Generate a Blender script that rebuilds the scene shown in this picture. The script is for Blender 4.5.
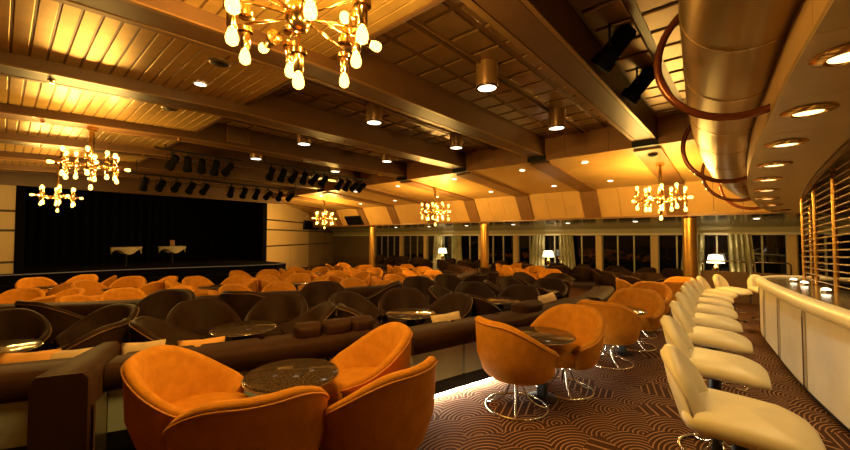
import bpy, bmesh, math, random
from mathutils import Vector, Matrix
random.seed(7)
PI = math.pi
S = bpy.context.scene
C = S.collection
for o in list(bpy.data.objects): bpy.data.objects.remove(o)

# ------------------------------------------------------------------ camera, world, exposure
EYE = 1.55
HEAD = math.radians(41.1)
PITCH = math.radians(1.86)
FPX = 370.0
cam = bpy.data.cameras.new('camera'); cam.sensor_width = 36.0; cam.lens = FPX * 36 / 850
cam.clip_start = 0.05; cam.clip_end = 200
camo = bpy.data.objects.new('camera', cam); C.objects.link(camo)
camo.location = (0, 0, EYE); camo.rotation_euler = (PI / 2 + PITCH, 0, HEAD - PI / 2)
S.camera = camo
world = bpy.data.worlds.new('night'); S.world = world; world.use_nodes = True
world.node_tree.nodes['Background'].inputs[0].default_value = (0.004, 0.005, 0.008, 1)
world.node_tree.nodes['Background'].inputs[1].default_value = 1.0
S.view_settings.view_transform = 'Standard'; S.view_settings.look = 'None'
S.view_settings.gamma = 1.0; S.view_settings.use_curve_mapping = False
S.view_settings.exposure = 0.0
S.cycles.use_denoising = True
S.cycles.max_bounces = 6; S.cycles.diffuse_bounces = 4; S.cycles.glossy_bounces = 3
S.cycles.sample_clamp_indirect = 6.0
WARM = (1.0, 0.60, 0.14)      # chandelier lamps
SOFT = (1.0, 0.74, 0.36)      # downlights
P_CHAND = 330.0
P_CAN = 42.0
P_REC = 11.0

# ------------------------------------------------------------------ helpers
def project(p):
    """picture column and row of a world point (used only to count things from left to right in labels)"""
    d = Vector(p) - Vector((0, 0, EYE))
    f = Vector((math.cos(HEAD) * math.cos(PITCH), math.sin(HEAD) * math.cos(PITCH), math.sin(PITCH)))
    r = Vector((math.sin(HEAD), -math.cos(HEAD), 0)); u = r.cross(f)
    z = d.dot(f)
    return (425 + FPX * d.dot(r) / z, 225 - FPX * d.dot(u) / z) if z > .05 else (-9999, 0)

class MB:
    def __init__(s): s.v = []; s.f = []
    def add(s, vs, fs):
        o = len(s.v); s.v += [tuple(v) for v in vs]; s.f += [tuple(i + o for i in f) for f in fs]; return s
    def box(s, x0, x1, y0, y1, z0, z1):
        return s.add([(x0,y0,z0),(x1,y0,z0),(x1,y1,z0),(x0,y1,z0),(x0,y0,z1),(x1,y0,z1),(x1,y1,z1),(x0,y1,z1)],
                     [(0,3,2,1),(4,5,6,7),(0,1,5,4),(1,2,6,5),(2,3,7,6),(3,0,4,7)])
    def hexa(s, b, t):
        """box from four bottom and four top corners"""
        return s.add(list(b) + list(t), [(0,3,2,1),(4,5,6,7),(0,1,5,4),(1,2,6,5),(2,3,7,6),(3,0,4,7)])
    def lathe(s, prof, n=20, c=(0,0,0), cap=True):
        vs = []; fs = []
        for (r, z) in prof:
            for i in range(n):
                a = 2*PI*i/n; vs.append((c[0]+r*math.cos(a), c[1]+r*math.sin(a), c[2]+z))
        for k in range(len(prof)-1):
            for i in range(n):
                j = (i+1) % n; fs.append((k*n+i, k*n+j, (k+1)*n+j, (k+1)*n+i))
        if cap:
            fs.append(tuple(range(n))[::-1]); fs.append(tuple((len(prof)-1)*n+i for i in range(n)))
        return s.add(vs, fs)
    def tube(s, path, r, n=8, closed=False):
        P = [Vector(p) for p in path]; m = len(P); vs = []; fs = []
        up0 = None
        for i, p in enumerate(P):
            if closed: t = (P[(i+1) % m] - P[i-1]).normalized()
            else: t = (P[min(i+1, m-1)] - P[max(i-1, 0)]).normalized()
            if up0 is None:
                a = Vector((0,0,1)) if abs(t.z) < .9 else Vector((1,0,0))
                up0 = (a - t*a.dot(t)).normalized()
            else: up0 = (up0 - t*up0.dot(t)).normalized()
            b = t.cross(up0)
            rr = r[i] if isinstance(r, (list, tuple)) else r
            for k in range(n):
                a = 2*PI*k/n; vs.append(p + (up0*math.cos(a) + b*math.sin(a))*rr)
        for i in range(m if closed else m-1):
            j = (i+1) % m
            for k in range(n):
                l = (k+1) % n; fs.append((i*n+k, i*n+l, j*n+l, j*n+k))
        if not closed:
            fs.append(tuple(range(n))[::-1]); fs.append(tuple((m-1)*n+k for k in range(n)))
        return s.add(vs, fs)
    def loft(s, loops, closed=True, caps=True):
        """loops: cross-sections with the same number of points"""
        n = len(loops[0]); vs = [p for l in loops for p in l]; fs = []
        for i in range(len(loops)-1):
            for k in range(n if closed else n-1):
                l = (k+1) % n; fs.append((i*n+k, i*n+l, (i+1)*n+l, (i+1)*n+k))
        if caps:
            fs.append(tuple(range(n))[::-1]); fs.append(tuple((len(loops)-1)*n+k for k in range(n)))
        return s.add(vs, fs)
    def mesh(s, name, mat=None, smooth=False, bevel=0, fix=True):
        me = bpy.data.meshes.new(name); me.from_pydata(s.v, [], s.f)
        if fix or bevel:
            bm = bmesh.new(); bm.from_mesh(me)
            if bevel:
                es = [e for e in bm.edges if len(e.link_faces) == 2 and e.calc_face_angle(0) > .6]
                bmesh.ops.bevel(bm, geom=es, offset=bevel, segments=2, affect='EDGES', profile=.6)
            bmesh.ops.recalc_face_normals(bm, faces=bm.faces); bm.to_mesh(me); bm.free()
        if smooth:
            me.polygons.foreach_set('use_smooth', [True]*len(me.polygons))
            if smooth != 'all':
                try: me.set_sharp_from_angle(angle=math.radians(50))
                except Exception: pass
        if mat: me.materials.append(mat)
        me.update(); return me
    def build(s, name, mat, parent=None, smooth=False, bevel=0):
        return link(name, s.mesh(name, mat, smooth, bevel), parent)

def link(name, me, parent=None, loc=None, rz=None):
    o = bpy.data.objects.new(name, me); C.objects.link(o)
    if parent: o.parent = parent
    if loc is not None: o.location = loc
    if rz is not None: o.rotation_euler = (0, 0, rz)
    return o
def tag(o, label=None, cat=None, group=None, kind=None):
    if label: o['label'] = label
    if cat: o['category'] = cat
    if group: o['group'] = group
    if kind: o['kind'] = kind
    return o
def thing(name, loc=(0,0,0), rz=0, label=None, cat=None, group=None, kind=None):
    o = bpy.data.objects.new(name, None); C.objects.link(o); o.empty_display_size = .1
    o.location = loc; o.rotation_euler = (0, 0, rz)
    return tag(o, label, cat, group, kind)
def struct(name, label, cat, mb=None, mat=None, **k):
    o = mb.build(name, mat, **k) if mb else thing(name)
    return tag(o, label, cat, kind='structure')
def copy_tree(o, parent=None):
    c = o.copy(); C.objects.link(c); c.parent = parent
    for ch in list(o.children): copy_tree(ch, c)
    return c
ORD = ['', 'first','second','third','fourth','fifth','sixth','seventh','eighth','ninth','tenth','eleventh','twelfth','thirteenth',
       'fourteenth','fifteenth','sixteenth','seventeenth','eighteenth','nineteenth','twentieth']
TENS = {2:'twenty',3:'thirty',4:'forty',5:'fifty'}
def ordinal(n):
    if n <= 20: return ORD[n]
    t, u = divmod(n, 10)
    return TENS[t] + ('-' + ORD[u] if u else 'th').replace('yth','ieth') if u else TENS[t][:-1] + 'ieth'
def count_from_left(objs, text, axis=0):
    """unique labels: each thing by its place counted from the left of the picture"""
    L = sorted(objs, key=lambda o: project(o.matrix_basis.translation)[axis])
    for i, o in enumerate(L):
        o['label'] = text + (', leftmost' if i == 0 else ', rightmost' if i == len(L)-1 else ', %s from left' % ordinal(i+1))
def light(name, kind, loc, power, col, parent=None, **k):
    l = bpy.data.lights.new(name, kind); l.energy = power; l.color = col
    for a, b in k.items(): setattr(l, a, b)
    o = bpy.data.objects.new(name, l); C.objects.link(o); o.location = loc
    if parent: o.parent = parent
    return o

# ------------------------------------------------------------------ materials
def mat(name, col, rough=.6, metal=0, var=.0, vscale=8, bump=0, bscale=60, sheen=0, spec=.5, coat=0, stretch=None, col2=None, emit=None, estr=0):
    m = bpy.data.materials.new(name); m.use_nodes = True
    nt = m.node_tree; b = nt.nodes['Principled BSDF']
    b.inputs['Base Color'].default_value = (*col, 1); b.inputs['Roughness'].default_value = rough
    b.inputs['Metallic'].default_value = metal; b.inputs['Specular IOR Level'].default_value = spec
    if sheen:
        b.inputs['Sheen Weight'].default_value = sheen; b.inputs['Sheen Roughness'].default_value = .45
        b.inputs['Sheen Tint'].default_value = (*[min(1, c*1.6) for c in col], 1)
    if coat: b.inputs['Coat Weight'].default_value = coat; b.inputs['Coat Roughness'].default_value = .08
    if emit:
        b.inputs['Emission Color'].default_value = (*emit, 1); b.inputs['Emission Strength'].default_value = estr
    tc = mp = None
    if var or bump or col2:
        tc = nt.nodes.new('ShaderNodeTexCoord'); mp = nt.nodes.new('ShaderNodeMapping')
        nt.links.new(tc.outputs['Object'], mp.inputs[0])
        if stretch: mp.inputs['Scale'].default_value = stretch
    if var or col2:
        n = nt.nodes.new('ShaderNodeTexNoise'); n.inputs['Scale'].default_value = vscale; n.inputs['Detail'].default_value = 4
        nt.links.new(mp.outputs[0], n.inputs['Vector'])
        r = nt.nodes.new('ShaderNodeValToRGB'); r.color_ramp.elements[0].position = .3; r.color_ramp.elements[1].position = .7
        c2 = col2 or tuple(min(1, c*(1+var)) for c in col)
        r.color_ramp.elements[0].color = (*[c*(1-var) for c in col], 1); r.color_ramp.elements[1].color = (*c2, 1)
        nt.links.new(n.outputs['Fac'], r.inputs[0]); nt.links.new(r.outputs[0], b.inputs['Base Color'])
    if bump:
        n2 = nt.nodes.new('ShaderNodeTexNoise'); n2.inputs['Scale'].default_value = bscale; n2.inputs['Detail'].default_value = 3
        nt.links.new(mp.outputs[0], n2.inputs['Vector'])
        bp = nt.nodes.new('ShaderNodeBump'); bp.inputs['Strength'].default_value = bump; bp.inputs['Distance'].default_value = .01
        nt.links.new(n2.outputs['Fac'], bp.inputs['Height']); nt.links.new(bp.outputs[0], b.inputs['Normal'])
    return m
M = {}
M['slat'] = mat('brass_slat', (.58,.355,.095), .30, .6, .10, 5, stretch=(1,1,1))
M['beam'] = mat('brown_beam_panel', (.098,.042,.0125), .42, .1, .12, 3)
M['beam_edge'] = mat('beam_edge_trim', (.23,.12,.04), .35, .35, .08, 4)
M['coffer'] = mat('bronze_coffer_tile', (.22,.12,.042), .32, .5, .15, 3)
M['coffer_gap'] = mat('dark_ceiling_void', (.05,.026,.011), .6)
M['riser'] = mat('wood_riser_panel', (.36,.17,.055), .45, 0, .12, 2)
M['cream_ceiling'] = mat('warm_cream_ceiling_panel', (.64,.39,.115), .38, 0, .06, 1.5)
M['fascia'] = mat('pale_maple_fascia', (.68,.41,.135), .45, 0, .07, 2)
M['rib'] = mat('brown_rib', (.27,.135,.05), .42, .1, .1, 3)
M['low_ceiling'] = mat('polished_dark_ceiling', (.13,.10,.06), .16, .4, .15, .6)
M['brass'] = mat('polished_brass', (.80,.52,.18), .16, 1)
M['column'] = mat('gold_column', (.72,.40,.10), .28, .85, .05, 4)
M['duct'] = mat('brushed_brass_duct', (.31,.195,.066), .32, .85, .05, 3)
M['hoop'] = mat('copper_red_tube', (.20,.055,.02), .22, .6)
M['chrome'] = mat('chrome', (.62,.58,.52), .12, 1)
M['rod'] = mat('champagne_rod', (.62,.47,.26), .25, .9)
M['orange'] = mat('orange_velvet', (.53,.205,.014), .78, 0, .10, 14, .3, 120, sheen=.2, spec=.15, col2=(.60,.245,.02))
M['orange_piping'] = mat('orange_velvet_piping', (.64,.27,.035), .6, 0, sheen=.3)
M['brown'] = mat('dark_brown_velvet', (.032,.0145,.006), .6, 0, .2, 7, .2, 120, spec=.10)
M['brown_piping'] = mat('tan_brown_piping', (.17,.08,.03), .5, 0)
M['leather'] = mat('dark_brown_leather', (.040,.016,.0065), .68, 0, .15, 6, .12, 90, spec=.12)
M['bench_panel'] = mat('grey_green_glass_panel', (.46,.55,.48), .3, 0, .08, 2)
M['black'] = mat('black_metal', (.008,.007,.006), .5, spec=.3)
M['black_soft'] = mat('black_curtain', (.0025,.002,.0016), .95, 0, .2, 4, spec=.1)
M['cream'] = mat('cream_leather', (.76,.65,.40), .42, 0, .05, 6, .08, 110)
M['cream_seam'] = mat('cream_seam', (.60,.50,.31), .5)
M['table'] = mat('dark_granite_top', (.030,.020,.014), .10, 0, .6, 90, col2=(.12,.075,.045), spec=.6)
M['table_edge'] = mat('table_edge_metal', (.45,.38,.28), .25, .9)
M['bar_front'] = mat('pale_bar_panel', (.66,.55,.33), .4, 0, .07, 3)
M['bar_top'] = mat('brown_granite_counter', (.16,.115,.06), .14, 0, .3, 25)
M['white_panel'] = mat('cream_wall_panel', (.62,.46,.25), .5, 0, .05, 1)
M['wall'] = mat('brown_wall', (.16,.085,.035), .6, 0, .1, 2)
M['glass'] = mat('night_window_glass', (.004,.004,.005), .03, 0, spec=.7)
M['frame'] = mat('window_frame', (.42,.38,.28), .4, .3)
M['pillar'] = mat('window_pillar', (.66,.44,.17), .4, 0, .05, 3)
M['header'] = mat('pale_header', (.52,.45,.24), .4)
M['curtain'] = mat('patterned_curtain', (.40,.36,.19), .8, 0, .35, 9, stretch=(1,1,.4))
M['shade'] = mat('lamp_shade', (.9,.85,.7), .8, emit=(1,.86,.55), estr=2.6)
M['pillow_o'] = mat('orange_pillow', (.75,.36,.08), .8, 0, .1, 9)
M['pillow_b'] = mat('beige_pillow', (.62,.44,.24), .8, 0, .1, 9)
M['cloth'] = mat('white_cloth', (.6,.5,.38), .8)
M['steel'] = mat('vent_metal', (.20,.13,.06), .4, .6)
def bulb_mat():
    m = bpy.data.materials.new('glowing_clear_bulb'); m.use_nodes = True; nt = m.node_tree; N = nt.nodes
    N.remove(N['Principled BSDF'])
    e = N.new('ShaderNodeEmission'); e.inputs[0].default_value = (1,.55,.11,1); e.inputs[1].default_value = 3.2
    t = N.new('ShaderNodeBsdfTransparent'); a = N.new('ShaderNodeAddShader')
    nt.links.new(e.outputs[0], a.inputs[0]); nt.links.new(t.outputs[0], a.inputs[1]); nt.links.new(a.outputs[0], N['Material Output'].inputs[0])
    return m
M['bulb'] = bulb_mat()
M['lamp_glow'] = mat('downlight_lens', (1,.9,.7), .3, emit=(1,.83,.56), estr=5)
M['bar_glow'] = mat('bar_downlight_lens', (1,.8,.5), .3, emit=(1,.70,.30), estr=3.2)
M['led'] = mat('led_strip', (1,.9,.7), .4, emit=(1,.88,.66), estr=65)
M['stage_led'] = mat('stage_edge_strip', (.10,.07,.05), .4, emit=(1,.7,.4), estr=.06)

def carpet():
    m = bpy.data.materials.new('shell_pattern_carpet'); m.use_nodes = True
    nt = m.node_tree; N = nt.nodes; L = nt.links; b = N['Principled BSDF']
    b.inputs['Roughness'].default_value = .95; b.inputs['Specular IOR Level'].default_value = .15
    tc = N.new('ShaderNodeTexCoord')
    def math_(op, a, bb=None, c=None):
        n = N.new('ShaderNodeMath'); n.operation = op
        for i, x in enumerate((a, bb, c)):
            if x is None: continue
            if isinstance(x, (int, float)): n.inputs[i].default_value = x
            else: L.new(x, n.inputs[i])
        return n.outputs[0]
    vor = N.new('ShaderNodeTexVoronoi'); vor.voronoi_dimensions = '2D'; vor.inputs['Scale'].default_value = 2.75; vor.inputs['Randomness'].default_value = .75
    mp = N.new('ShaderNodeMapping'); mp.inputs['Rotation'].default_value = (0,0,.5); mp.inputs['Scale'].default_value = (1, 1.35, 1)
    L.new(tc.outputs['Object'], mp.inputs[0]); L.new(mp.outputs[0], vor.inputs['Vector'])
    vs_ = N.new('ShaderNodeVectorMath'); vs_.operation = 'SUBTRACT'; L.new(mp.outputs[0], vs_.inputs[0]); L.new(vor.outputs['Position'], vs_.inputs[1])
    va = N.new('ShaderNodeVectorMath'); va.operation = 'MULTIPLY_ADD'; L.new(vs_.outputs[0], va.inputs[0]); va.inputs[1].default_value = (1,1,0); va.inputs[2].default_value = (.04,.20,0)
    vl = N.new('ShaderNodeVectorMath'); vl.operation = 'LENGTH'; L.new(va.outputs[0], vl.inputs[0]); d = vl.outputs['Value']
    rings = math_('FRACT', math_('MULTIPLY', d, 22.0))
    line = math_('LESS_THAN', rings, .27)
    # straight fans filling some of the cells
    sep = N.new('ShaderNodeSeparateXYZ'); L.new(mp.outputs[0], sep.inputs[0])
    sc = N.new('ShaderNodeSeparateColor'); L.new(vor.outputs['Color'], sc.inputs[0])
    diag = math_('ADD', math_('MULTIPLY', sep.outputs[0], 9), math_('MULTIPLY', sep.outputs[1], math_('MULTIPLY', math_('SUBTRACT', sc.outputs[1], .5), 26)))
    line2 = math_('LESS_THAN', math_('FRACT', diag), .2)
    pick = math_('GREATER_THAN', sc.outputs[0], .80)
    ln = math_('ADD', math_('MULTIPLY', line, math_('SUBTRACT', 1, pick)), math_('MULTIPLY', line2, pick))
    nz = N.new('ShaderNodeTexNoise'); nz.inputs['Scale'].default_value = 3; L.new(tc.outputs['Object'], nz.inputs['Vector'])
    mx = N.new('ShaderNodeMix'); mx.data_type = 'RGBA'
    L.new(math_('MULTIPLY', ln, math_('ADD', math_('MULTIPLY', nz.outputs['Fac'], .8), .35)), mx.inputs['Factor'])
    mx.inputs['A'].default_value = (.060,.022,.011,1); mx.inputs['B'].default_value = (.42,.235,.115,1)
    L.new(mx.outputs['Result'], b.inputs['Base Color'])
    n2 = N.new('ShaderNodeTexNoise'); n2.inputs['Scale'].default_value = 260; L.new(tc.outputs['Object'], n2.inputs['Vector'])
    bp = N.new('ShaderNodeBump'); bp.inputs['Strength'].default_value = .3; bp.inputs['Distance'].default_value = .01
    L.new(n2.outputs['Fac'], bp.inputs['Height']); L.new(bp.outputs[0], b.inputs['Normal'])
    return m
M['carpet'] = carpet()

# ------------------------------------------------------------------ plan of the room
XC, YC = 5.5, 14.0                 # centre of the curved seating rows
RT = 8.3                           # radius of the sunken floor in front of the stage
DROP = .22
XW = 16.5                          # window wall
XF, ZF = 13.0, 2.20                # foot of the slanted fascia
XT, ZT = 12.5, 3.08                # top of the slanted fascia
XR, ZR = 8.63, 3.43                # riser between high and lower ceiling
BEAM = [1.55 + 2.33*k for k in range(-1, 7)]
ZB = 3.52                          # underside of the beams
def camber(x): return -.03*max(0, x-3)
def floor_z(x, y): return camber(x) - (DROP if math.hypot(x-XC, y-YC) < RT else 0)
def polar(R, deg):
    a = math.radians(deg); return XC + R*math.sin(a), YC - R*math.cos(a)

# floor: outer ring and sunken disc
def floor_mesh():
    X0, X1, Y0, Y1 = -5.0, 18.5, -4.5, 26.0
    n = 144; m = 24; mb = MB(); vs = []; fs = []
    for i in range(n):
        a = 2*PI*i/n; dx, dy = math.sin(a), -math.cos(a)
        t = min([((X1-XC)/dx) if dx > 1e-6 else 1e9, ((X0-XC)/dx) if dx < -1e-6 else 1e9,
                 ((Y1-YC)/dy) if dy > 1e-6 else 1e9, ((Y0-YC)/dy) if dy < -1e-6 else 1e9])
        for k in range(m+1):
            R = RT + (t-RT)*k/m; x, y = XC+R*dx, YC+R*dy; vs.append((x, y, camber(x)))
    for i in range(n):
        j = (i+1) % n
        for k in range(m): fs.append((i*(m+1)+k, i*(m+1)+k+1, j*(m+1)+k+1, j*(m+1)+k))
    o = len(vs)
    for i in range(n):                        # riser of the step and the sunken disc
        a = 2*PI*i/n
        for k in range(11):
            R = RT*(1-k/10*.995); x, y = XC+R*math.sin(a), YC-R*math.cos(a); vs.append((x, y, camber(x)-DROP))
    for i in range(n):
        j = (i+1) % n
        fs.append((i*(m+1), j*(m+1), o+j*11, o+i*11))
        for k in range(10): fs.append((o+i*11+k, o+j*11+k, o+j*11+k+1, o+i*11+k+1))
    mb.add(vs, fs); return mb
struct('floor', 'dark brown carpet with tan shell pattern over the whole lounge floor', 'floor', floor_mesh(), M['carpet'])

# ------------------------------------------------------------------ walls
struct('wall_back', 'brown wall behind the camera', 'wall', MB().box(-5.2, 18.5, -4.7, -4.5, -.6, 4.4), M['wall'])
struct('wall_left', 'brown side wall left of the lounge', 'wall', MB().box(-5.2, -5.0, -4.5, 26, -.6, 4.4), M['wall'])

def panel_wall(name, p, q, z0, z1, cols, rows, label, m=M['white_panel'], gap=.035):
    """a wall with separate panels, dark joints between them"""
    p = Vector((*p, 0)); q = Vector((*q, 0)); L = (q-p).length; ang = math.atan2(q.y-p.y, q.x-p.x)
    w = thing(name, (p.x, p.y, 0), ang, label, 'wall', kind='structure')
    MB().box(0, L, .03, .2, z0, z1).build('backing', M['coffer_gap'], w)
    zs = [z0 + (z1-z0)*r for r in rows]
    for i in range(cols):
        for j in range(len(zs)-1):
            MB().box(i*L/cols+gap*.4, (i+1)*L/cols-gap*.4, -.02, .05, zs[j]+gap, zs[j+1]-gap).build('panel', m, w, bevel=.006)
    return w
panel_wall('wall_stage_side', (-5, 17.5), (.30, 17.5), -.4, 3.45, 3, (0,.3,.56,.72,1), 'cream panelled wall with dark joints left of the stage')
panel_wall('wall_far', (8.4, 17.5), (12.6, 20.63), -.6, 3.45, 2, (0,.42,.62,.74,1), 'cream panelled wall with dark horizontal joints right of the stage')
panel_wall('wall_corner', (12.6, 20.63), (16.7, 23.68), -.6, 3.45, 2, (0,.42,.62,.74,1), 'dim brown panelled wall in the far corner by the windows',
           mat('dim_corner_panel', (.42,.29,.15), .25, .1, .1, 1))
# window wall: plane x = XW
WZ0, WZ1, WZT = .10, 1.60, 1.88
ww = struct('wall_windows', 'window wall with pale header on the far right side', 'wall', MB().box(XW, XW+.2, -4.5, 25, -.7, WZ0-.02), M['wall'])
MB().box(XW-.04, XW+.2, -4.5, 25, WZ1+.10, WZT+.3).build('header', M['header'], ww)
MB().box(XW-.10, XW+.05, -4.5, 25, WZ1+.02, WZ1+.10).build('header_strip', mat('pale_strip', (.85,.75,.5), .4), ww)
MB().box(XW-.05, XW+.2, 19.2, 25, WZ0-.02, WZ1+.10).build('end_panel', mat('dim_end_panel', (.22,.15,.08), .2, .1, .1, 1), ww)
MB().box(XW-.14, XW+.05, -4.5, 19.2, WZ0-.06, WZ0).build('sill', M['pillar'], ww)
PIL = [-3.1, -1.05, 2.7, 4.7, 8.5, 10.5, 14.3, 16.3, 18.9]
for y in PIL:
    MB().box(XW-.12, XW+.2, y-.12, y+.12, WZ0, WZ1+.02).build('pillar', M['pillar'], ww, bevel=.03)
wn = 0
for a, b in zip(PIL[:-1], PIL[1:]):
    wn += 1
    w = thing('window_%d' % wn, (XW, (a+b)/2, WZ0), 0, 'night-dark window %s from the right in the window wall' % ordinal(wn) if wn > 1 else 'night-dark window at the right end of the window wall', 'window', kind='structure')
    h = (b-a)/2-.12; n = max(3, round(2*h/.62))
    for i in range(n):
        y0 = -h + 2*h*i/n; y1 = -h + 2*h*(i+1)/n
        MB().box(.05, .07, y0+.02, y1-.02, .02, WZ1-WZ0).build('pane', M['glass'], w)
    for i in range(n+1):
        y0 = -h + 2*h*i/n
        MB().box(-.01, .09, y0-.025, y0+.025, 0, WZ1-WZ0).build('mullion', M['frame'], w)
    MB().box(-.01, .09, -h, h, -.01, .04).build('rail', M['frame'], w)

# ------------------------------------------------------------------ ceilings
lid = struct('ceiling', 'dark void above the lounge ceiling', 'ceiling', MB().box(-5.2, 18.5, -4.7, 26, 4.30, 4.4), M['coffer_gap'])
XS = 2.5                           # edge between slatted and coffered ceiling
ZS = 3.66; ZC = 3.95
# slatted bays (they fall slightly towards the left end of the room)
TILT = .045
def zslat(x): return ZS - TILT*max(0, XS-x)
slat_me = {}
for k in range(len(BEAM)-1):
    y0, y1 = BEAM[k]+.215, BEAM[k+1]-.215
    bay = struct('ceiling', 'brass slatted ceiling bay, %s from the camera' % ordinal(k) if k else 'brass slatted ceiling bay directly above the camera', 'ceiling')
    bay.location = (XS, 0, ZS); bay.rotation_euler = (0, -TILT, 0)
    MB().box(-7.4, 0, y0, y1, .012, .08).build('backing', M['beam_edge'], bay)
    x = 0; L = y1-y0
    if not slat_me: slat_me['a'] = MB().box(-.058, .058, -L/2, L/2, 0, .02).mesh('slat', M['slat'], bevel=.005)
    while x > (-4.2 if k else -3.2):
        link('slat', slat_me['a'], bay, (x-.068, (y0+y1)/2, 0)); x -= .138
    MB().box(-7.4, x+.01, y0, y1, 0, .02).build('plain_panel', M['slat'], bay)
    MB().box(-.005, .05, y0, y1, -.01, ZC-ZS+.05).build('edge_trim', M['beam'], bay)
# coffered bays
tile_me = MB().box(-.185, .185, -.185, .185, 0, .03).mesh('tile', M['coffer'], bevel=.012)
rail_me = None
for k in range(-1, len(BEAM)-1):
    y0, y1 = (BEAM[k]+.22, BEAM[k+1]-.22) if k >= 0 else (-2.8, BEAM[0]-.22)
    bay = struct('ceiling', ('bronze coffered ceiling bay, %s from the bar' % ordinal(k+2)) if k >= 0 else 'bronze coffered ceiling bay over the bar', 'ceiling')
    MB().box(XS, XR+.05, y0-.24, y1+.24, ZC+.02, ZC+.10).build('backing', M['coffer_gap'], bay)
    MB().box(XS+.05, XR, y0, y1, ZC+.0, ZC+.03).build('inner_board', M['beam'], bay)
    if k >= 4: continue
    ny = 4; py = (y1-y0)/ny; nx = 13; px = (XR-XS-.1)/nx
    for i in range(nx):
        for j in range(ny):
            o = link('tile', tile_me, bay, (XS+.08+px*(i+.5), y0+py*(j+.5), ZC-.03)); o.scale = (1.06, py/.46, 1)
    for yy in (-.05, .05):
        MB().box(XS+.05, XR, (y0+y1)/2+yy-.012, (y0+y1)/2+yy+.012, ZC-.07, ZC-.02).build('rail', M['beam_edge'], bay)
# beams
beams = []
for k, y in enumerate(BEAM):
    b = thing('ceiling_beam', (0, y, ZB + (.24 if k == 0 else 0)), 0, None, 'beam', 'brown boxed ceiling beams')
    w = .215
    def run(y0, y1, z0, z1, x1):
        return MB().loft([[(x, y0, z0+e), (x, y1, z0+e), (x, y1, z1+e), (x, y0, z1+e)] for x, e in ((-4.9, -TILT*(XS+4.9)), (XS, 0), (x1-.002, 0))])
    run(-w, w, .012, .78, XR).build('casing', M['beam'], b)
    run(-w+.06, w-.085, 0, .014, XR-.02).build('soffit_panel', M['beam'], b)
    run(w-.075, w-.003, -.004, .014, XR-.02).build('edge_strip', M['beam_edge'], b)
    run(-w+.003, -w+.05, -.004, .014, XR-.02).build('edge_strip', M['beam_edge'], b)
    MB().box(XR-.03, XR+.22, -w-.02, w+.02, -.11, .02).build('end_block', M['black'], b, bevel=.01)
    beams.append(b)
for i, b in enumerate(beams):
    b['label'] = 'brown boxed ceiling beam along the lounge, %s from the bar' % ordinal(i+1)
# riser
rs = struct('ceiling', 'upright wooden riser where the high ceiling steps down', 'ceiling')
for k in range(-1, len(BEAM)):
    y0 = BEAM[k]+.215 if k >= 0 else -4.4
    y1 = BEAM[k+1]-.215 if k+1 < len(BEAM) else 22
    n = 4 if k < len(BEAM)-1 else 10
    if k == -1: n = 6
    for i in range(n):
        MB().box(XR, XR+.06, y0+(y1-y0)*i/n+.004, y0+(y1-y0)*(i+1)/n-.004, ZR-.02, ZC+.1).build('panel', M['riser'], rs)
MB().box(XR+.04, XR+.12, -4.4, 22, ZR, ZC+.2).build('backing', M['coffer_gap'], rs)
# perimeter ceiling, fascia and low ceiling, made of panels between ribs
RIBS = [1.55 + 2.33*k for k in range(-3, 10)]
pc = struct('ceiling', 'sloping cream ceiling between the riser and the slanted fascia', 'ceiling')
fa = struct('trim_1', 'slanted pale maple fascia above the window aisle', 'fascia')
lc = struct('ceiling', 'low polished dark ceiling above the window seats', 'ceiling')
def zp(x): return ZR + (ZT-ZR)*(x-XR)/(XT-XR)
def zl(x): return ZF + (WZT-ZF)*(x-XF)/(XW-XF)
for a, b in zip(RIBS[:-1], RIBS[1:]):
    y0, y1 = a, b
    MB().hexa([(XR+.055,y0,zp(XR)),(XT,y0,ZT),(XT,y1,ZT),(XR+.055,y1,zp(XR))], [(XR+.055,y0,zp(XR)+.06),(XT,y0,ZT+.06),(XT,y1,ZT+.06),(XR+.055,y1,zp(XR)+.06)]).build('panel', M['cream_ceiling'], pc)
    c0, c1 = a+.25, b-.25
    for i in range(3):
        f0 = c0+(c1-c0)*i/3+.005; f1 = c0+(c1-c0)*(i+1)/3-.005
        MB().hexa([(XF,f0,ZF),(XF+.06,f0,ZF),(XF+.06,f1,ZF),(XF,f1,ZF)], [(XT,f0,ZT),(XT+.06,f0,ZT),(XT+.06,f1,ZT),(XT,f1,ZT)]).build('panel', M['fascia'], fa)
    for i in range(2):
        f0 = a+(b-a)*i/2; f1 = a+(b-a)*(i+1)/2
        MB().hexa([(XF,f0+.004,ZF),(XW,f0+.004,WZT),(XW,f1-.004,WZT),(XF,f1-.004,ZF)], [(XF,f0+.004,ZF+.05),(XW,f0+.004,WZT+.05),(XW,f1-.004,WZT+.05),(XF,f1-.004,ZF+.05)]).build('panel', M['low_ceiling'], lc)
MB().hexa([(XF+.05,-4.4,ZF-.0),(XF+.1,-4.4,ZF),(XF+.1,23,ZF),(XF+.05,23,ZF)], [(XT+.05,-4.4,ZT),(XT+.1,-4.4,ZT),(XT+.1,23,ZT),(XT+.05,23,ZT)]).build('backing', M['coffer_gap'], fa)
MB().box(XF-.03, XF+.06, -4.4, 23, ZF-.05, ZF+.01).build('bottom_trim', M['rib'], fa)
ribs = []
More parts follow.
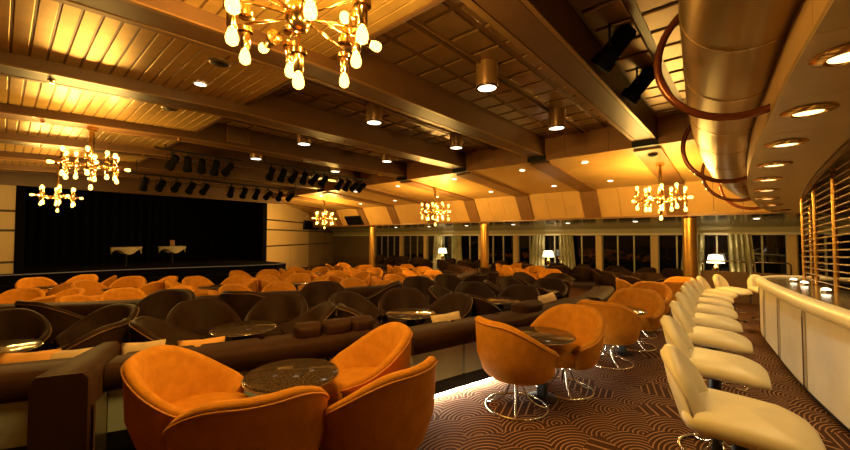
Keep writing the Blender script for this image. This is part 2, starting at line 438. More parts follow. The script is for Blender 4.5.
for y in RIBS:
    r = thing('ceiling_rib', (0, y, 0), 0, None, 'rib', 'brown ribs across the sloping ceiling')
    w = .25; t = .05
    MB().hexa([(XR+.2,-w,zp(XR+.2)-t),(XT-.03,-w,ZT-t),(XT-.03,w,ZT-t),(XR+.2,w,zp(XR+.2)-t)], [(XR+.2,-w,zp(XR+.2)+.01),(XT,-w,ZT+.01),(XT,w,ZT+.01),(XR+.2,w,zp(XR+.2)+.01)]).build('ceiling_strip', M['rib'], r)
    MB().hexa([(XF-.03,-w,ZF-.02),(XF+.04,-w,ZF-.02),(XF+.04,w,ZF-.02),(XF-.03,w,ZF-.02)], [(XT-.05,-w,ZT-.01),(XT+.03,-w,ZT-.01),(XT+.03,w,ZT-.01),(XT-.05,w,ZT-.01)]).build('fascia_strip', M['rib'], r)
    ribs.append(r)
for i, r in enumerate(ribs):
    r['label'] = 'brown rib crossing sloping ceiling and fascia, %s from the bar end' % ordinal(i+1)
# columns
cols = []
for i, y in enumerate((1.29, 8.3, 15.4, 22.2)):
    c = thing('column', (13.3, y, camber(13.3)), 0, None, 'column', 'gold round columns under the fascia')
    h = zl(13.3) - camber(13.3)
    MB().lathe([(.175, .08), (.175, h-.06)], 28).build('shaft', M['column'], c, smooth=True)
    MB().lathe([(.20, 0), (.20, .07), (.178, .085)], 28).build('base', M['brass'], c, smooth=True)
    MB().lathe([(.178, h-.075), (.19, h-.06), (.19, h)], 28).build('collar', M['brass'], c, smooth=True)
    cols.append(c)
for c, t in zip(cols, ('widest, nearest, beside the bar stools', 'second nearest, in mid-room', 'third nearest, left of mid-room', 'slimmest, farthest, by the cream panelled wall')):
    c['label'] = 'gold round column, ' + t

# ------------------------------------------------------------------ stage
st = struct('wall_stage', 'black curtained stage opening at the far left', 'stage', MB().box(.2, 8.5, 21.6, 21.8, -.5, 4.2), M['black_soft'])
for x0, x1 in ((.30, .5), (8.2, 8.4)):
    MB().box(x0, x1, 17.4, 21.7, -.4, 4.2).build('wing', M['black_soft'], st)
MB().box(-5, 9.2, 17.3, 17.5, 3.18, 4.25).build('pelmet', M['beam'], st)
cur = MB(); n = 120; top = []; bot = []
for i in range(n+1):
    x = .5 + 7.7*i/n; y = 20.9 + .10*math.sin(i*1.3) + .04*math.sin(i*.37)
    bot.append((x, y, .43)); top.append((x, y, 4.1))
cur.add(bot+top, [(i, i+1, n+2+i, n+1+i) for i in range(n)])
cur.build('curtain', M['black_soft'], st, smooth='all')
stg = thing('stage', (0,0,0), 0, 'low dark stage platform with lit front edge before the black curtains', 'stage')
def arc_box(R0, R1, a0, a1, z0, z1, n=24):
    """solid between two radii about the seating centre, z0/z1 may be functions of x,y"""
    mb = MB(); loops = []
    for i in range(n+1):
        a = a0+(a1-a0)*i/n; p0 = polar(R0, a); p1 = polar(R1, a)
        f0 = z0 if not callable(z0) else None
        zz = lambda z, p: z(*p) if callable(z) else z
        loops.append([(*p0, zz(z0,p0)), (*p1, zz(z0,p1)), (*p1, zz(z1,p1)), (*p0, zz(z1,p0))])
    return mb.loft(loops)
def prism(pts, z0, z1):
    n = len(pts); return MB().add([(x,y,z0) for x,y in pts]+[(x,y,z1) for x,y in pts], [tuple(range(n))[::-1], tuple(range(n,2*n))]+[(i,(i+1)%n,n+(i+1)%n,n+i) for i in range(n)])
front = [(-4.9,16.7),(0,16.7),(2.5,16.5),(4.5,15.9),(6.2,15.2),(7.6,14.9),(8.2,15.2)]
prism(front+[(8.2,17.2),(-4.9,17.2)], -.24, .42).build('apron', M['black_soft'], stg)
prism([(.52,17.2),(8.18,17.2),(8.18,21.5),(.52,21.5)], -.2, .42).build('platform', mat('stage_floor', (.02,.014,.01), .35), stg)
MB().tube([(x, y-.02, .41) for x, y in front], .015, 6).build('edge_strip', M['stage_led'], stg)
prism([(x, y-.45) for x, y in front]+[(8.2,15.18)]+[(x, y-.02) for x, y in front[-2::-1]], -.24, .12).build('step', M['black_soft'], stg)
hts = []
for (x, y) in ((3.30, 18.6), (4.85, 18.6)):
    t = thing('banquet_table', (x, y, .42), 0, None, 'table', 'cloth-covered tables on the stage')
    MB().lathe([(.49, .70), (.49, .73)], 24).build('table_top', M['cloth'], t)
    MB().lathe([(.03, .02), (.03, .70)], 10).build('post', M['black'], t)
    MB().lathe([(.22, 0), (.20, .02)], 20).build('foot', M['black'], t)
    cl = MB(); vs = []; fs = []; nn = 48
    for ring in range(3):
        for i in range(nn):
            a = 2*PI*i/nn; rr = .50 - .01*ring + .02*math.sin(4*a)*ring; vs.append((rr*math.cos(a), rr*math.sin(a), .735 - (.16+.08*math.cos(4*a))*ring*.6))
    for ring in range(2):
        for i in range(nn): fs.append((ring*nn+i, ring*nn+(i+1)%nn, (ring+1)*nn+(i+1)%nn, (ring+1)*nn+i))
    fs.append(tuple(range(nn)))
    cl.add(vs, fs).build('tablecloth', M['cloth'], t, smooth='all')
    hts.append(t)
hts[0]['label'] = 'round table with draped white cloth on stage, nothing on it'
hts[1]['label'] = 'round cloth-covered table on stage carrying a small card'
cd = MB().box(-.09, .09, -.01, .01, 0, .26).build('table_card', mat('card', (.55,.28,.16), .6), None, bevel=.004)
cd.location = (4.85, 18.6, 1.157); cd.rotation_euler = (0, 0, HEAD+PI/2)
tag(cd, 'small reddish card standing on the right stage table', 'card')

# ------------------------------------------------------------------ tub chairs
def tub_chair(shell_m, pipe_m, name, cat='chair', detail=True):
    t = thing(name, (0,0,0), 0, None, cat)
    A = math.radians(128); n = 36
    loops = []; rim_path = []
    for i in range(n+1):
        a = -A + 2*A*i/n; s = abs(a)/A
        back = max(0, math.cos(a*.5*PI/A))
        q_ = min(1, max(0, (s-.16)/.80)); h = .83 - .265*(q_*q_*(3-2*q_)) - .03*max(0, s-.88)/.12
        rt = .345 + .035*back
        th = .080 - .012*s
        prof = [(.20, .300), (.275, .300), (.312, .340), (rt-.020+.008*back, .50), (rt, h-.05), (rt+.002, h-.02), (rt-.02, h), (rt-th*.6, h-.004), (rt-th, h-.045), (rt-th-.035, .50), (.20, .43)]
        ca, sa = -math.cos(a), math.sin(a)
        loops.append([(r*ca*1.0+.02, r*sa*1.06, z) for r, z in prof])
        rim_path.append(((rt+.004)*ca+.02, (rt+.004)*sa*1.06, h-.035))
    MB().loft(loops).build('shell', shell_m, t, smooth='all')
    seat = MB(); N = 28; rings = [(.0,.300),(.22,.300),(.285,.320),(.30,.37),(.295,.435),(.27,.46),(.18,.475),(.0,.48)]
    vs = []; fs = []
    for r, z in rings:
        for i in range(N):
            a = 2*PI*i/N; k = 1.0 if math.cos(a) < 0 else 1.0 + .12*math.cos(a)
            vs.append((r*math.cos(a)*k*.98+.03, r*math.sin(a)*.98, z))
    for q in range(len(rings)-1):
        for i in range(N): fs.append((q*N+i, q*N+(i+1)%N, (q+1)*N+(i+1)%N, (q+1)*N+i))
    seat.add(vs, fs).build('seat_cushion', shell_m, t, smooth='all')
    MB().tube(rim_path, .006, 6).build('piping', pipe_m, t, smooth='all')
    if detail:
        MB().lathe([(.05,.235),(.075,.25),(.075,.305)], 14).build('hub', M['black'], t, smooth=True)
        MB().tube([(.275*math.cos(2*PI*i/32), .275*math.sin(2*PI*i/32), .014) for i in range(32)], .012, 8, True).build('base_ring', M['chrome'], t, smooth='all')
        for q in range(4):
            a = PI/4 + q*PI/2
            pts = [(.05,.255),(.065,.18),(.10,.10),(.17,.042),(.265,.016)]
            MB().tube([(r*math.cos(a), r*math.sin(a), z) for r, z in pts], .010, 8).build('leg', M['chrome'], t, smooth='all')
    return t
proto = {}
def chair(kind, x, y, rot, detail=True, z=None, s=1.0):
    key = (kind, detail)
    if key not in proto:
        o = proto[key] = tub_chair(M['orange'] if kind == 'orange' else M['brown'], M['orange_piping'] if kind == 'orange' else M['brown_piping'], 'tub_chair', detail=detail)
    else:
        o = copy_tree(proto[key])
    o.location = (x, y, floor_z(x, y) if z is None else z); o.rotation_euler = (0, 0, math.radians(rot)); o.scale = (s, s, s)
    return o
# ------------------------------------------------------------------ round tables
def table(x, y, label, h=.62, r=.31, z=None):
    if 'table' not in proto:
        t = thing('round_table', (0,0,0), 0, None, 'table')
        MB().lathe([(r-.02, h-.030), (r-.004, h-.026), (r, h-.015), (r-.004, h-.004), (r-.012, h)], 40).build('table_top', M['table'], t, smooth=True)
        MB().tube([(r*math.cos(2*PI*i/40), r*math.sin(2*PI*i/40), h-.018) for i in range(40)], .006, 6, True).build('rim', M['table_edge'], t, smooth='all')
        MB().box(-.04, .04, -.04, .04, .02, h-.05).build('post', M['black'], t, bevel=.008)
        MB().lathe([(.17, h-.05), (.17, h-.03)], 20).build('mount', M['black'], t)
        MB().lathe([(.14, 0), (.14, .012), (.06, .03)], 24).build('foot', M['black'], t, smooth=True)
        proto['table'] = t
    else: t = copy_tree(proto['table'])
    t.location = (x, y, floor_z(x, y) if z is None else z)
    if label: t['label'] = label
    t['group'] = 'dark round lounge tables'
    return t
G_AISLE = 'orange tub chairs along the aisle'
def oc(x, y, rot, label, s=1.0):
    o = chair('orange', x, y, rot, s=s); o['label'] = label; o['group'] = G_AISLE; return o
# nearest group of four
table(1.34, 2.38, 'dark granite round table between the four nearest orange chairs')
oc(.84, 2.67, -38, 'orange velvet tub chair left of nearest table, facing right, inside showing')
oc(.90, 1.99, 70, 'orange velvet tub chair with its back to camera, nearest of all')
oc(1.54, 1.74, 94, 'orange velvet tub chair with back to camera, right of nearest one')
oc(1.89, 2.27, 153, 'orange velvet tub chair behind nearest table, facing left, inside showing')
# second group
table(3.50, 1.54, 'dark round table between two orange chairs beside the aisle')
oc(3.14, 1.63, -20, 'orange tub chair seen from behind beside the lit carpet strip')
oc(3.87, 1.46, 168, 'orange tub chair behind the second aisle table, facing left')
# third group
table(5.78, 1.36, 'small dark round table half hidden behind third aisle chair')
oc(5.17, 1.38, -4, 'orange tub chair with back to us, third group along the aisle')
oc(6.32, 1.32, 178, 'orange tub chair beyond the third aisle table, curved back overlapping stools')
far_aisle = []
for x, y, r in ((7.2, 1.45, 10), (8.05, 1.45, 175), (8.95, 1.85, -60), (9.45, 1.22, 20), (10.35, 1.22, 170)):
    o = chair('orange', x, y, r); o['group'] = G_AISLE; far_aisle.append(o)
count_from_left(far_aisle, 'orange tub chair far down the aisle before the widest column')
table(7.62, 1.42, 'dark round table far down the aisle among orange chairs'); table(9.9, 1.2, 'farthest dark aisle table near the widest gold column')

# ------------------------------------------------------------------ curved benches
def bench(R, a0, a1, label, seat_side=-1, top=.665, carpet_glow=True, cushions=3, panels=4):
    """bench module following the seating arc: outer side is the back panel, seat on the inner (stage) side"""
    mid = (a0+a1)/2; n = max(4, int(abs(a1-a0)*1.2))
    b = thing('bench', (0,0,0), 0, label, 'bench', 'curved leather benches')
    zf = lambda d: (lambda x, y: camber(x) + d)
    x0 = R-.30; x1 = R
    # upholstered back rail with rounded edges
    loops = []
    for i in range(n+1):
        a = a0+(a1-a0)*i/n; L = []
        for (r, z) in ((x0+.02,.42),(x0,.48),(x0,top-.04),(x0+.025,top-.01),(x0+.06,top),(x1-.06,top),(x1-.02,top-.015),(x1,top-.045),(x1,.505),(x1-.02,.485)):
            p = polar(r, a); L.append((*p, camber(p[0])+z))
        loops.append(L)
    MB().loft(loops).build('back_rail', M['leather'], b, smooth=True)
    g = (a1-a0)/panels
    for i in range(panels):
        arc_box(R-.07, R-.04, a0+g*i+.06, a0+g*(i+1)-.06, zf(.19), zf(.49), 5).build('panel', M['bench_panel'], b)
    arc_box(R-.40, R-.10, a0, a1, zf(0), zf(.19), n).build('plinth', M['black'], b)
    arc_box(R-.30, R-.07, a0, a1, zf(.235), zf(.48), n).build('core', M['black'], b)
    arc_box(R-.07, R-.045, a0, a1, zf(.065), zf(.188), n).build('kick_plate', M['black'], b)
    if carpet_glow: arc_box(R-.098, R-.078, a0+.2, a1-.2, zf(.02), zf(.062), n).build('led_strip', M['led'], b)  # glowing strip added in place of a downlight to brighten the carpet edge
    g = (a1-a0)/cushions
    for i in range(cushions):
        arc_box(R-.66, R-.30, a0+g*i+.05, a0+g*(i+1)-.05, zf(.22), zf(.43), 6).build('seat_cushion', M['leather'], b, bevel=.03)
        arc_box(R-.42, R-.29, a0+g*i+.08, a0+g*(i+1)-.08, zf(.42), zf(top-.02), 6).build('back_cushion', M['leather'], b, bevel=.03)
    return b
R1 = 12.12
R0 = 11.76
bench(R0, -46, -26.6, 'dark leather bench with pale lower panels at the left picture edge', cushions=4, carpet_glow=False)
bench(R0, -25.2, -15.2, 'long dark leather bench behind the four nearest orange chairs', cushions=4, carpet_glow=False)
bench(R1, -14.6, 3.5, 'dark leather bench with lit carpet strip behind the second aisle table', cushions=5, panels=6)
bench(R1+.12, 4.2, 15.0, 'dark leather bench farther down the aisle behind the third table')
R2 = 8.75
for i, (a, b_) in enumerate(((-62,-42),(-41.3,-21),(-20.3,-1),(-.3,19),(19.7,40),(40.7,60))):
    bench(R2, a, b_, 'brown bench dividing dark chairs from orange chairs, %s from left' % ordinal(i+1) if i else 'brown bench dividing dark chairs from orange chairs, leftmost', carpet_glow=False, top=.66, panels=3)
# padded divider across the first bench
dv = thing('bench_divider', (0,0,0), 0, 'dark leather padded end block standing across the bench, tapering backwards', 'divider')
a0 = -25.9
def dpt(r, w, z):
    x, y = polar(r, a0); t = Vector((math.cos(math.radians(a0)), math.sin(math.radians(a0)), 0))
    return (x+t.x*w, y+t.y*w, z)
MB().loft([[dpt(r, -w, 0), dpt(r, w, 0), dpt(r, w, .665), dpt(r, w-.03, .70), dpt(r, -w+.03, .70), dpt(r, -w, .665)] for r, w in ((12.0,.14),(11.97,.15),(11.75,.135),(11.45,.10),(11.2,.07))]).build('padded_body', M['leather'], dv, smooth=True)
MB().loft([[dpt(11.98, .165, 0), dpt(11.98, .175, 0), dpt(11.98, .175, .5), dpt(11.98, .165, .5)], [dpt(11.8, .165, 0), dpt(11.8, .175, 0), dpt(11.8, .175, .5), dpt(11.8, .165, .5)]]).build('side_trim', M['table_edge'], dv)
# pillows and bolsters
def pillow(name, x, y, z, w, h, d, rz, tilt, m, label, cat='pillow'):
    mb = MB(); n = 10; vs = []; fs = []
    for side in (1, -1):
        for i in range(n+1):
            for j in range(n+1):
                u = -1+2*i/n; v = -1+2*j/n
                t = ((1-u**4)*(1-v**4))**.5
                k = 1-.06*(1-abs(u))*abs(v)**3; k2 = 1-.06*(1-abs(v))*abs(u)**3
                vs.append((u*w/2*k2, side*t*d/2, v*h/2*k))
    o = (n+1)**2
    for s in (0, 1):
        for i in range(n):
            for j in range(n): fs.append(tuple(s*o + q for q in (i*(n+1)+j, (i+1)*(n+1)+j, (i+1)*(n+1)+j+1, i*(n+1)+j+1)))
    mb.add(vs, fs); me = mb.mesh(name, m, 'all')
    bm = bmesh.new(); bm.from_mesh(me); bmesh.ops.remove_doubles(bm, verts=bm.verts, dist=.0005); bmesh.ops.recalc_face_normals(bm, faces=bm.faces); bm.to_mesh(me); bm.free()
    ob = link(name, me, None, (x, y, z)); ob.rotation_euler = (tilt, 0, rz)
    return tag(ob, label, cat, 'loose cushions on the benches')
def bench_pillow(R, a, z, w, h, m, label, tilt=-.35, roll=0):
    x, y = polar(R, a); return pillow('pillow', x, y, z+camber(x), w, h, .13, math.radians(a), tilt, m, label)
bench_pillow(R0-.46, -28.3, .52, .36, .36, M['pillow_o'], 'orange pillow leaning on the bench left of the padded divider')
bench_pillow(R0-.46, -27.0, .52, .30, .34, M['pillow_b'], 'beige pillow beside the padded divider, left side')
bench_pillow(R0-.46, -24.7, .52, .30, .36, M['pillow_b'], 'beige pillow beside the padded divider, right side')
bench_pillow(R0-.48, -22.6, .50, .36, .34, M['pillow_o'], 'yellow-orange pillow behind the left nearest orange chair')
bench_pillow(R1-.50, -10.6, .53, .44, .34, M['pillow_b'], 'beige pillow on the bench below the reflecting table')
bench_pillow(R1-.50, 1.0, .57, .60, .34, M['pillow_b'], 'wide beige pillow on the bench above the second aisle table')
def bolster(a, w, label):
    x, y = polar((R0 if a < -13 else R1)-.20, a)
    pillow('bolster', x, y, .70+camber(x), w, .15, .26, math.radians(a), PI/2*0, M['leather'], label, 'bolster')
bolster(-18.4, .26, 'short dark leather bolster on bench top, left of the pair')
bolster(-17.1, .30, 'short dark leather bolster on bench top, middle of the row')
bolster(-15.9, .26, 'short dark leather bolster on bench top, right end of the row')
bolster(-5.2, .55, 'long dark leather bolster on bench top behind second aisle table')

# ------------------------------------------------------------------ rows of chairs beyond the benches
def ring_set(kind, R, a, lst, tl, detail=True, ch=((-.60,-.02,0),(.60,-.02,180),(-.38,-.72,62),(.40,-.74,118)), jitter=8):
    """a table with chairs; local frame: x along the arc to the right, y outwards to the camera"""
    x, y = polar(R, a); ra = math.radians(a); t = (math.cos(ra), math.sin(ra)); o_ = (math.sin(ra), -math.cos(ra))
    tb = table(x, y, None); tl.append(tb)
    for dx, dy, rot in ch:
        px, py = x+t[0]*dx+o_[0]*dy, y+t[1]*dx+o_[1]*dy
        c = chair(kind, px, py, a - rot + random.uniform(-jitter, jitter), detail, s=.95); lst.append(c)
dark, dark2, tdark = [], [], []
for a in (-31, -20.8, -11, -1.2, 8.6, 18.4): ring_set('brown', 10.75 if a < -15 else 11.0, a, dark, tdark)
for a in (-33, -26.5, -20, -13.5, -7, -.5, 6, 12.5, 19, 25.5):
    x, y = polar(9.2, a); dark2.append(chair('brown', x, y, a + 90 + random.choice((-35, 35, 160)), True))
dark4 = []
for y, r in ((1.9, 200), (2.8, 150), (3.7, 195), (5.0, 160), (5.9, 200), (7.6, 170), (8.6, 185), (9.6, 200), (10.6, 160), (11.5, 190), (13.8, 175), (14.8, 200), (15.8, 165), (16.8, 185)):
    dark4.append(chair('brown', 15.0, y, r, False))
for y, r in ((4.4, -20), (5.4, 15), (6.6, -10), (9.8, 10), (11.0, -15), (12.2, 5)):
    dark4.append(chair('brown', 14.05, y, r, False))
orr = []
for a in (28.2, 38, 48): ring_set('orange', 11.0, a, orr, tdark)
for o in orr: o['group'] = 'orange tub chairs between the dark rows and the windows'
count_from_left(orr, 'orange tub chair in the far cluster right of the mid-room column')
dark3 = []
for a in (27, 35.5): ring_set('brown', 13.7, a, dark3, tdark)
for l in (dark, dark2, dark3, dark4):
    for o in l: o['group'] = 'dark brown tub chairs behind the benches'
count_from_left(dark, 'dark brown tub chair in row just behind long bench')
count_from_left(dark2, 'dark brown tub chair in back row before dividing benches')
count_from_left(dark3, 'dark brown tub chair near the windows behind the aisle chairs')
count_from_left(dark4, 'dark brown tub chair in the row along the window wall')
count_from_left(tdark, 'dark round table of the upper floor behind the benches')
ora, orb, orc, tor = [], [], [], []
for a in (-68, -51, -34, -17, 0, 17, 34, 51, 68): ring_set('orange', 7.2, a, ora, tor, True, jitter=14)
for a in (-70, -48, -26, -4, 18, 40, 62, 84): ring_set('orange', 5.0, a, orb, tor, False, jitter=14)
for a in (-5, 38): ring_set('orange', 3.0, a, orc, tor, False, jitter=14)
for l in (ora, orb, orc):
    for o in l: o['group'] = 'orange tub chairs on the sunken floor before the stage'
count_from_left(ora, 'orange tub chair just beyond the dividing brown bench')
count_from_left(orb, 'orange tub chair midway between dividing bench and stage')
count_from_left(orc, 'small far orange tub chair closest to the stage')
count_from_left(tor, 'dark round table among the orange chairs on the sunken floor')

# ------------------------------------------------------------------ bar stools
def bar_stool():
    t = thing('bar_stool', (0,0,0), 0, None, 'bar stool')
    # seat faces +x
    mb = MB(); vs = []; fs = []; N = 36
    def se(a, rx, ry, p=.38):
        c, s = math.cos(a), math.sin(a); return rx*math.copysign(abs(c)**p, c), ry*math.copysign(abs(s)**p, s)
    rings = [(.0,.575),(.80,.575),(.95,.59),(1.0,.625),(.98,.655),(.90,.675),(.6,.683),(0,.685)]
    for k, z in rings:
        for i in range(N):
            a = 2*PI*i/N; x, y = se(a, .265*k, .245*k)
            f = (x+.265)/.53
            vs.append((x+.03, y*(1.0-.02*f), z - .045*max(0, f-.7)/.3*(1 if z > .6 else .3) + .02*(1-f)))
    for q in range(len(rings)-1):
        for i in range(N): fs.append((q*N+i, q*N+(i+1)%N, (q+1)*N+(i+1)%N, (q+1)*N+i))
    mb.add(vs, fs).build('seat', M['cream'], t, smooth='all')
    A = math.radians(50); n = 22; loops = []; seam = []
    for i in range(n+1):
        a = -A+2*A*i/n; s = abs(a)/A; e = math.cos(s*PI/2)**.45
        h = .68 + .27*e
        lean = .10*(h-.6)/.38
        def pt(r, z):
            k = (z-.58)/.40
            return (-r*math.cos(a)*.98+.03 - .09*max(0,k), r*math.sin(a)*1.0, z)
        loops.append([pt(.255,.575), pt(.280,.60), pt(.293, .6+(h-.6)*.5), pt(.288,h-.03), pt(.265,h), pt(.23,h), pt(.205,h-.03), pt(.192,.6+(h-.6)*.5), pt(.185,.60)])
        seam.append(pt(.290, h-.035))
    MB().loft(loops).build('backrest', M['cream'], t, smooth='all')
    MB().tube(seam, .005, 6).build('seam', M['cream_seam'], t, smooth='all')
    MB().lathe([(.035,.02),(.035,.56)], 14).build('post', M['black'], t, smooth=True)
    MB().lathe([(.11,.555),(.11,.58)], 16).build('mount', M['black'], t)
    MB().tube([(.23*math.cos(2*PI*i/30), .23*math.sin(2*PI*i/30), .013) for i in range(30)], .012, 8, True).build('base_ring', M['chrome'], t, smooth='all')
    for q in range(4):
        a = q*PI/2+PI/4
        MB().tube([(r*math.cos(a), r*math.sin(a), z) for r, z in ((.03,.10),(.06,.06),(.12,.03),(.22,.014))], .009, 6).build('leg', M['chrome'], t, smooth='all')
    MB().tube([(.03,-.03,.28),(.10,-.10,.24),(.22,-.09,.22),(.25,0,.22),(.22,.09,.22),(.10,.10,.24),(.03,.03,.28)], .010, 8).build('footrest', M['chrome'], t, smooth='all')
    return t
def spline(pts, m=16):
    """Catmull-Rom through plan points"""
    P = [Vector((*p, 0)) if len(p) == 2 else Vector(p) for p in pts]; P = [2*P[0]-P[1]] + P + [2*P[-1]-P[-2]]; out = []
    for i in range(1, len(P)-2):
        for k in range(m):
            t = k/m; a, b, c, d = P[i-1:i+3]
            out.append(.5*((2*b) + (c-a)*t + (2*a-5*b+4*c-d)*t*t + (3*b-a-3*c+d)*t**3))
    out.append(P[-2]); return out
def offset(path, d):
    """positive d: to the left of travel (towards the lounge)"""
    out = []
    for i, p in enumerate(path):
        t = (path[min(i+1, len(path)-1)] - path[max(i-1, 0)]).normalized(); out.append(p + Vector((-t.y, t.x, 0))*d)
    return out
def ribbon(path, prof, z=lambda x: 0):
    """sweep a profile of (offset to the left, height) along a plan path"""
    cols = []
    for i, p in enumerate(path):
        t = (path[min(i+1, len(path)-1)] - path[max(i-1, 0)]).normalized(); nrm = Vector((-t.y, t.x, 0))
        cols.append([(p.x+nrm.x*d, p.y+nrm.y*d, z(p.x)+h) for d, h in prof])
    return MB().loft(cols)
RIM = spline([(.6,-1.36),(2,-1.02),(3,-.80),(4.1,-.57),(5.6,-.34),(7.3,-.18),(8.7,-.08),(9.6,-.15),(10.3,-.5),(10.6,-1.1),(10.6,-2.2)])
stools = []
sp = proto['stool'] = bar_stool()
for i, (x, y, r) in enumerate(((2.46,.05,-88),(3.44,.20,-88),(4.48,.28,-88),(5.5,.36,-88),(6.5,.42,-90),(7.45,.48,-86),(8.4,.50,-90),(9.3,.48,-100),(10.2,.28,-118),(10.85,-.25,-150))):
    o = sp if i == 0 else copy_tree(sp)
    o.location = (x, y, camber(x)); o.rotation_euler = (0, 0, math.radians(r)); o['group'] = 'cream bar stools along the bar'; stools.append(o)
    o['label'] = 'cream leather bar stool at the bar, ' + ('nearest to the camera' if i == 0 else 'farthest, around the bar end' if i == 9 else ordinal(i+1) + ' nearest')

# ------------------------------------------------------------------ bar counter
bar = thing('bar_counter', (0,0,0), 0, 'long curved cream bar counter with padded rim and chrome strips', 'bar')
cz = lambda x: camber(x)
ribbon(RIM, [(0,.93),(-.005,.89),(-.05,.875),(-.13,.88),(-.15,.95),(-.14,.995),(-.09,1.01),(-.03,.995),(-.005,.965)], cz).build('padded_rim', M['cream'], bar, smooth='all')
ribbon(RIM, [(-.13,.94),(-.13,.985),(-.75,.985),(-.75,.94)], cz).build('counter_top', M['bar_top'], bar)
ribbon(RIM, [(-.10,.0),(-.10,.12),(-.6,.12),(-.6,0)], cz).build('plinth', M['black'], bar)
ribbon(RIM, [(-.09,.10),(-.09,.90),(-.55,.90),(-.55,.10)], cz).build('carcass', M['coffer_gap'], bar)
# panels between chrome strips
acc = [0]
for p, q in zip(RIM[:-1], RIM[1:]): acc.append(acc[-1]+(q-p).length)
def sub(path, s0, s1, n=8):
    out = []
    for k in range(n+1):
        s = s0+(s1-s0)*k/n
        for i in range(len(acc)-1):
            if acc[i+1] >= s-1e-9:
                t = (s-acc[i])/(acc[i+1]-acc[i]); out.append(path[i].lerp(path[i+1], t)); break
    return out
s = -.16
while s + 1.28 < acc[-1]:
    ribbon(sub(RIM, max(0, s+.045), s+1.205), [(-.055,.08),(-.055,.89),(-.10,.89),(-.10,.08)], cz).build('front_panel', M['bar_front'], bar)
    for e in (s+1.222, s+1.258):
        ribbon(sub(RIM, e-.009, e+.009, 2), [(-.035,.08),(-.035,.89),(-.10,.89),(-.10,.08)], cz).build('chrome_strip', M['chrome'], bar)
    s += 1.28
# back bar wall
bw = struct('wall_bar', 'dark brown wall behind the bar', 'wall', MB().box(-4.9, 9.6, -3.2, -3.0, -.5, 4.2), M['wall'])

# ------------------------------------------------------------------ canopy, duct and grille over the bar
CL = spline([(.4,-.80),(1.6,-.62),(3.02,-.44),(3.96,-.36),(5.0,-.28),(5.9,-.24),(6.86,-.22),(7.7,-.23),(8.53,-.26),(9.4,-.34),(10.2,-.46),(10.9,-.68),(11.4,-1.1),(11.6,-1.8)])
zs = lambda x: 2.55 - .06*(x-3)
cp = thing('bar_canopy', (0,0,0), 0, 'brass canopy with a row of downlights curving over the bar', 'canopy')
step = 14
for i in range(0, len(CL)-1, step):
    seg = CL[i:i+step+1]
    if len(seg) < 3: continue
    seg = seg[:-1] + [seg[-1].lerp(seg[-2], .06)]
    ribbon(seg, [(.21,0),(.21,.03),(-.42,.03),(-.42,0)], zs).build('soffit_panel', M['coffer'] if False else mat('canopy_soffit_%d' % i, (.56,.42,.19), .32, .3, .06, 2), cp)
    ribbon(seg, [(.21,.005),(.21,.36),(.17,.36),(.17,.005)], zs).build('fascia_panel', mat('canopy_fascia_%d' % i, (.46,.27,.10), .35, .3, .06, 2), cp)
ribbon(CL, [(-.43,-.03),(-.43,.06),(-.47,.06),(-.47,-.03)], zs).build('inner_trim', M['beam_edge'], cp)
ribbon(CL, [(-.47,.06),(-.47,.09),(-1.4,.30),(-1.4,.27)], zs).build('inner_soffit', mat('inner_soffit', (.30,.20,.09), .25, .6, .06, 2), cp)
# duct
dc = thing('air_duct', (0,0,0), 0, 'large brushed brass round duct sweeping above the bar', 'duct')
DR = .37
DP = [Vector((p.x, p.y, zs(p.x)+.60)) for p in offset(CL, .21+.18) if p.x > 1.75]
for i in range(0, len(DP)-1, 16):
    seg = DP[i:i+17]
    if len(seg) < 3: continue
    MB().tube(seg, DR, 40).build('duct_section', M['duct'], dc, smooth=True)
    a, b_ = seg[-2], seg[-1]
    MB().tube([b_-(b_-a).normalized()*.007, b_+(b_-a).normalized()*.007], DR+.004, 40).build('seam_ring', M['rod'], dc, smooth=True)
# copper hoops round the duct
hoops = []
for j, idx in enumerate([min(range(len(DP)), key=lambda q: abs(DP[q].x-xx)) for xx in (3.95, 6.9, 9.0, 10.4)]):
    c = DP[idx]; t = (DP[idx+1]-DP[idx-1]).normalized(); nrm = Vector((-t.y, t.x, 0))
    h = thing('copper_hoop', tuple(c), 0, None, 'hoop', 'copper hoops under the duct')
    pts = []
    for k in range(25):
        a = math.radians(-40 - 190*k/24)      # from the fascia foot under the duct and up its far side
        rr = .56
        pts.append(nrm*(rr*math.sin(-a-PI/2)*1.0) * 1 + Vector((0,0,1))*(-rr*math.cos(-a-PI/2)) if False else nrm*(-rr*math.cos(-a)) + Vector((0,0,-rr*math.sin(-a))))
    MB().tube(pts, .032, 10).build('tube', M['hoop'], h, smooth='all')
    MB().tube([pts[0], pts[0]-nrm*.05], .04, 10).build('flange', M['brass'], h, smooth='all')
    hoops.append(h)
for h, t in zip(hoops, ('nearest and largest', 'second nearest', 'third nearest', 'farthest and smallest')): h['label'] = 'copper-red hoop curving beneath the brass duct, ' + t
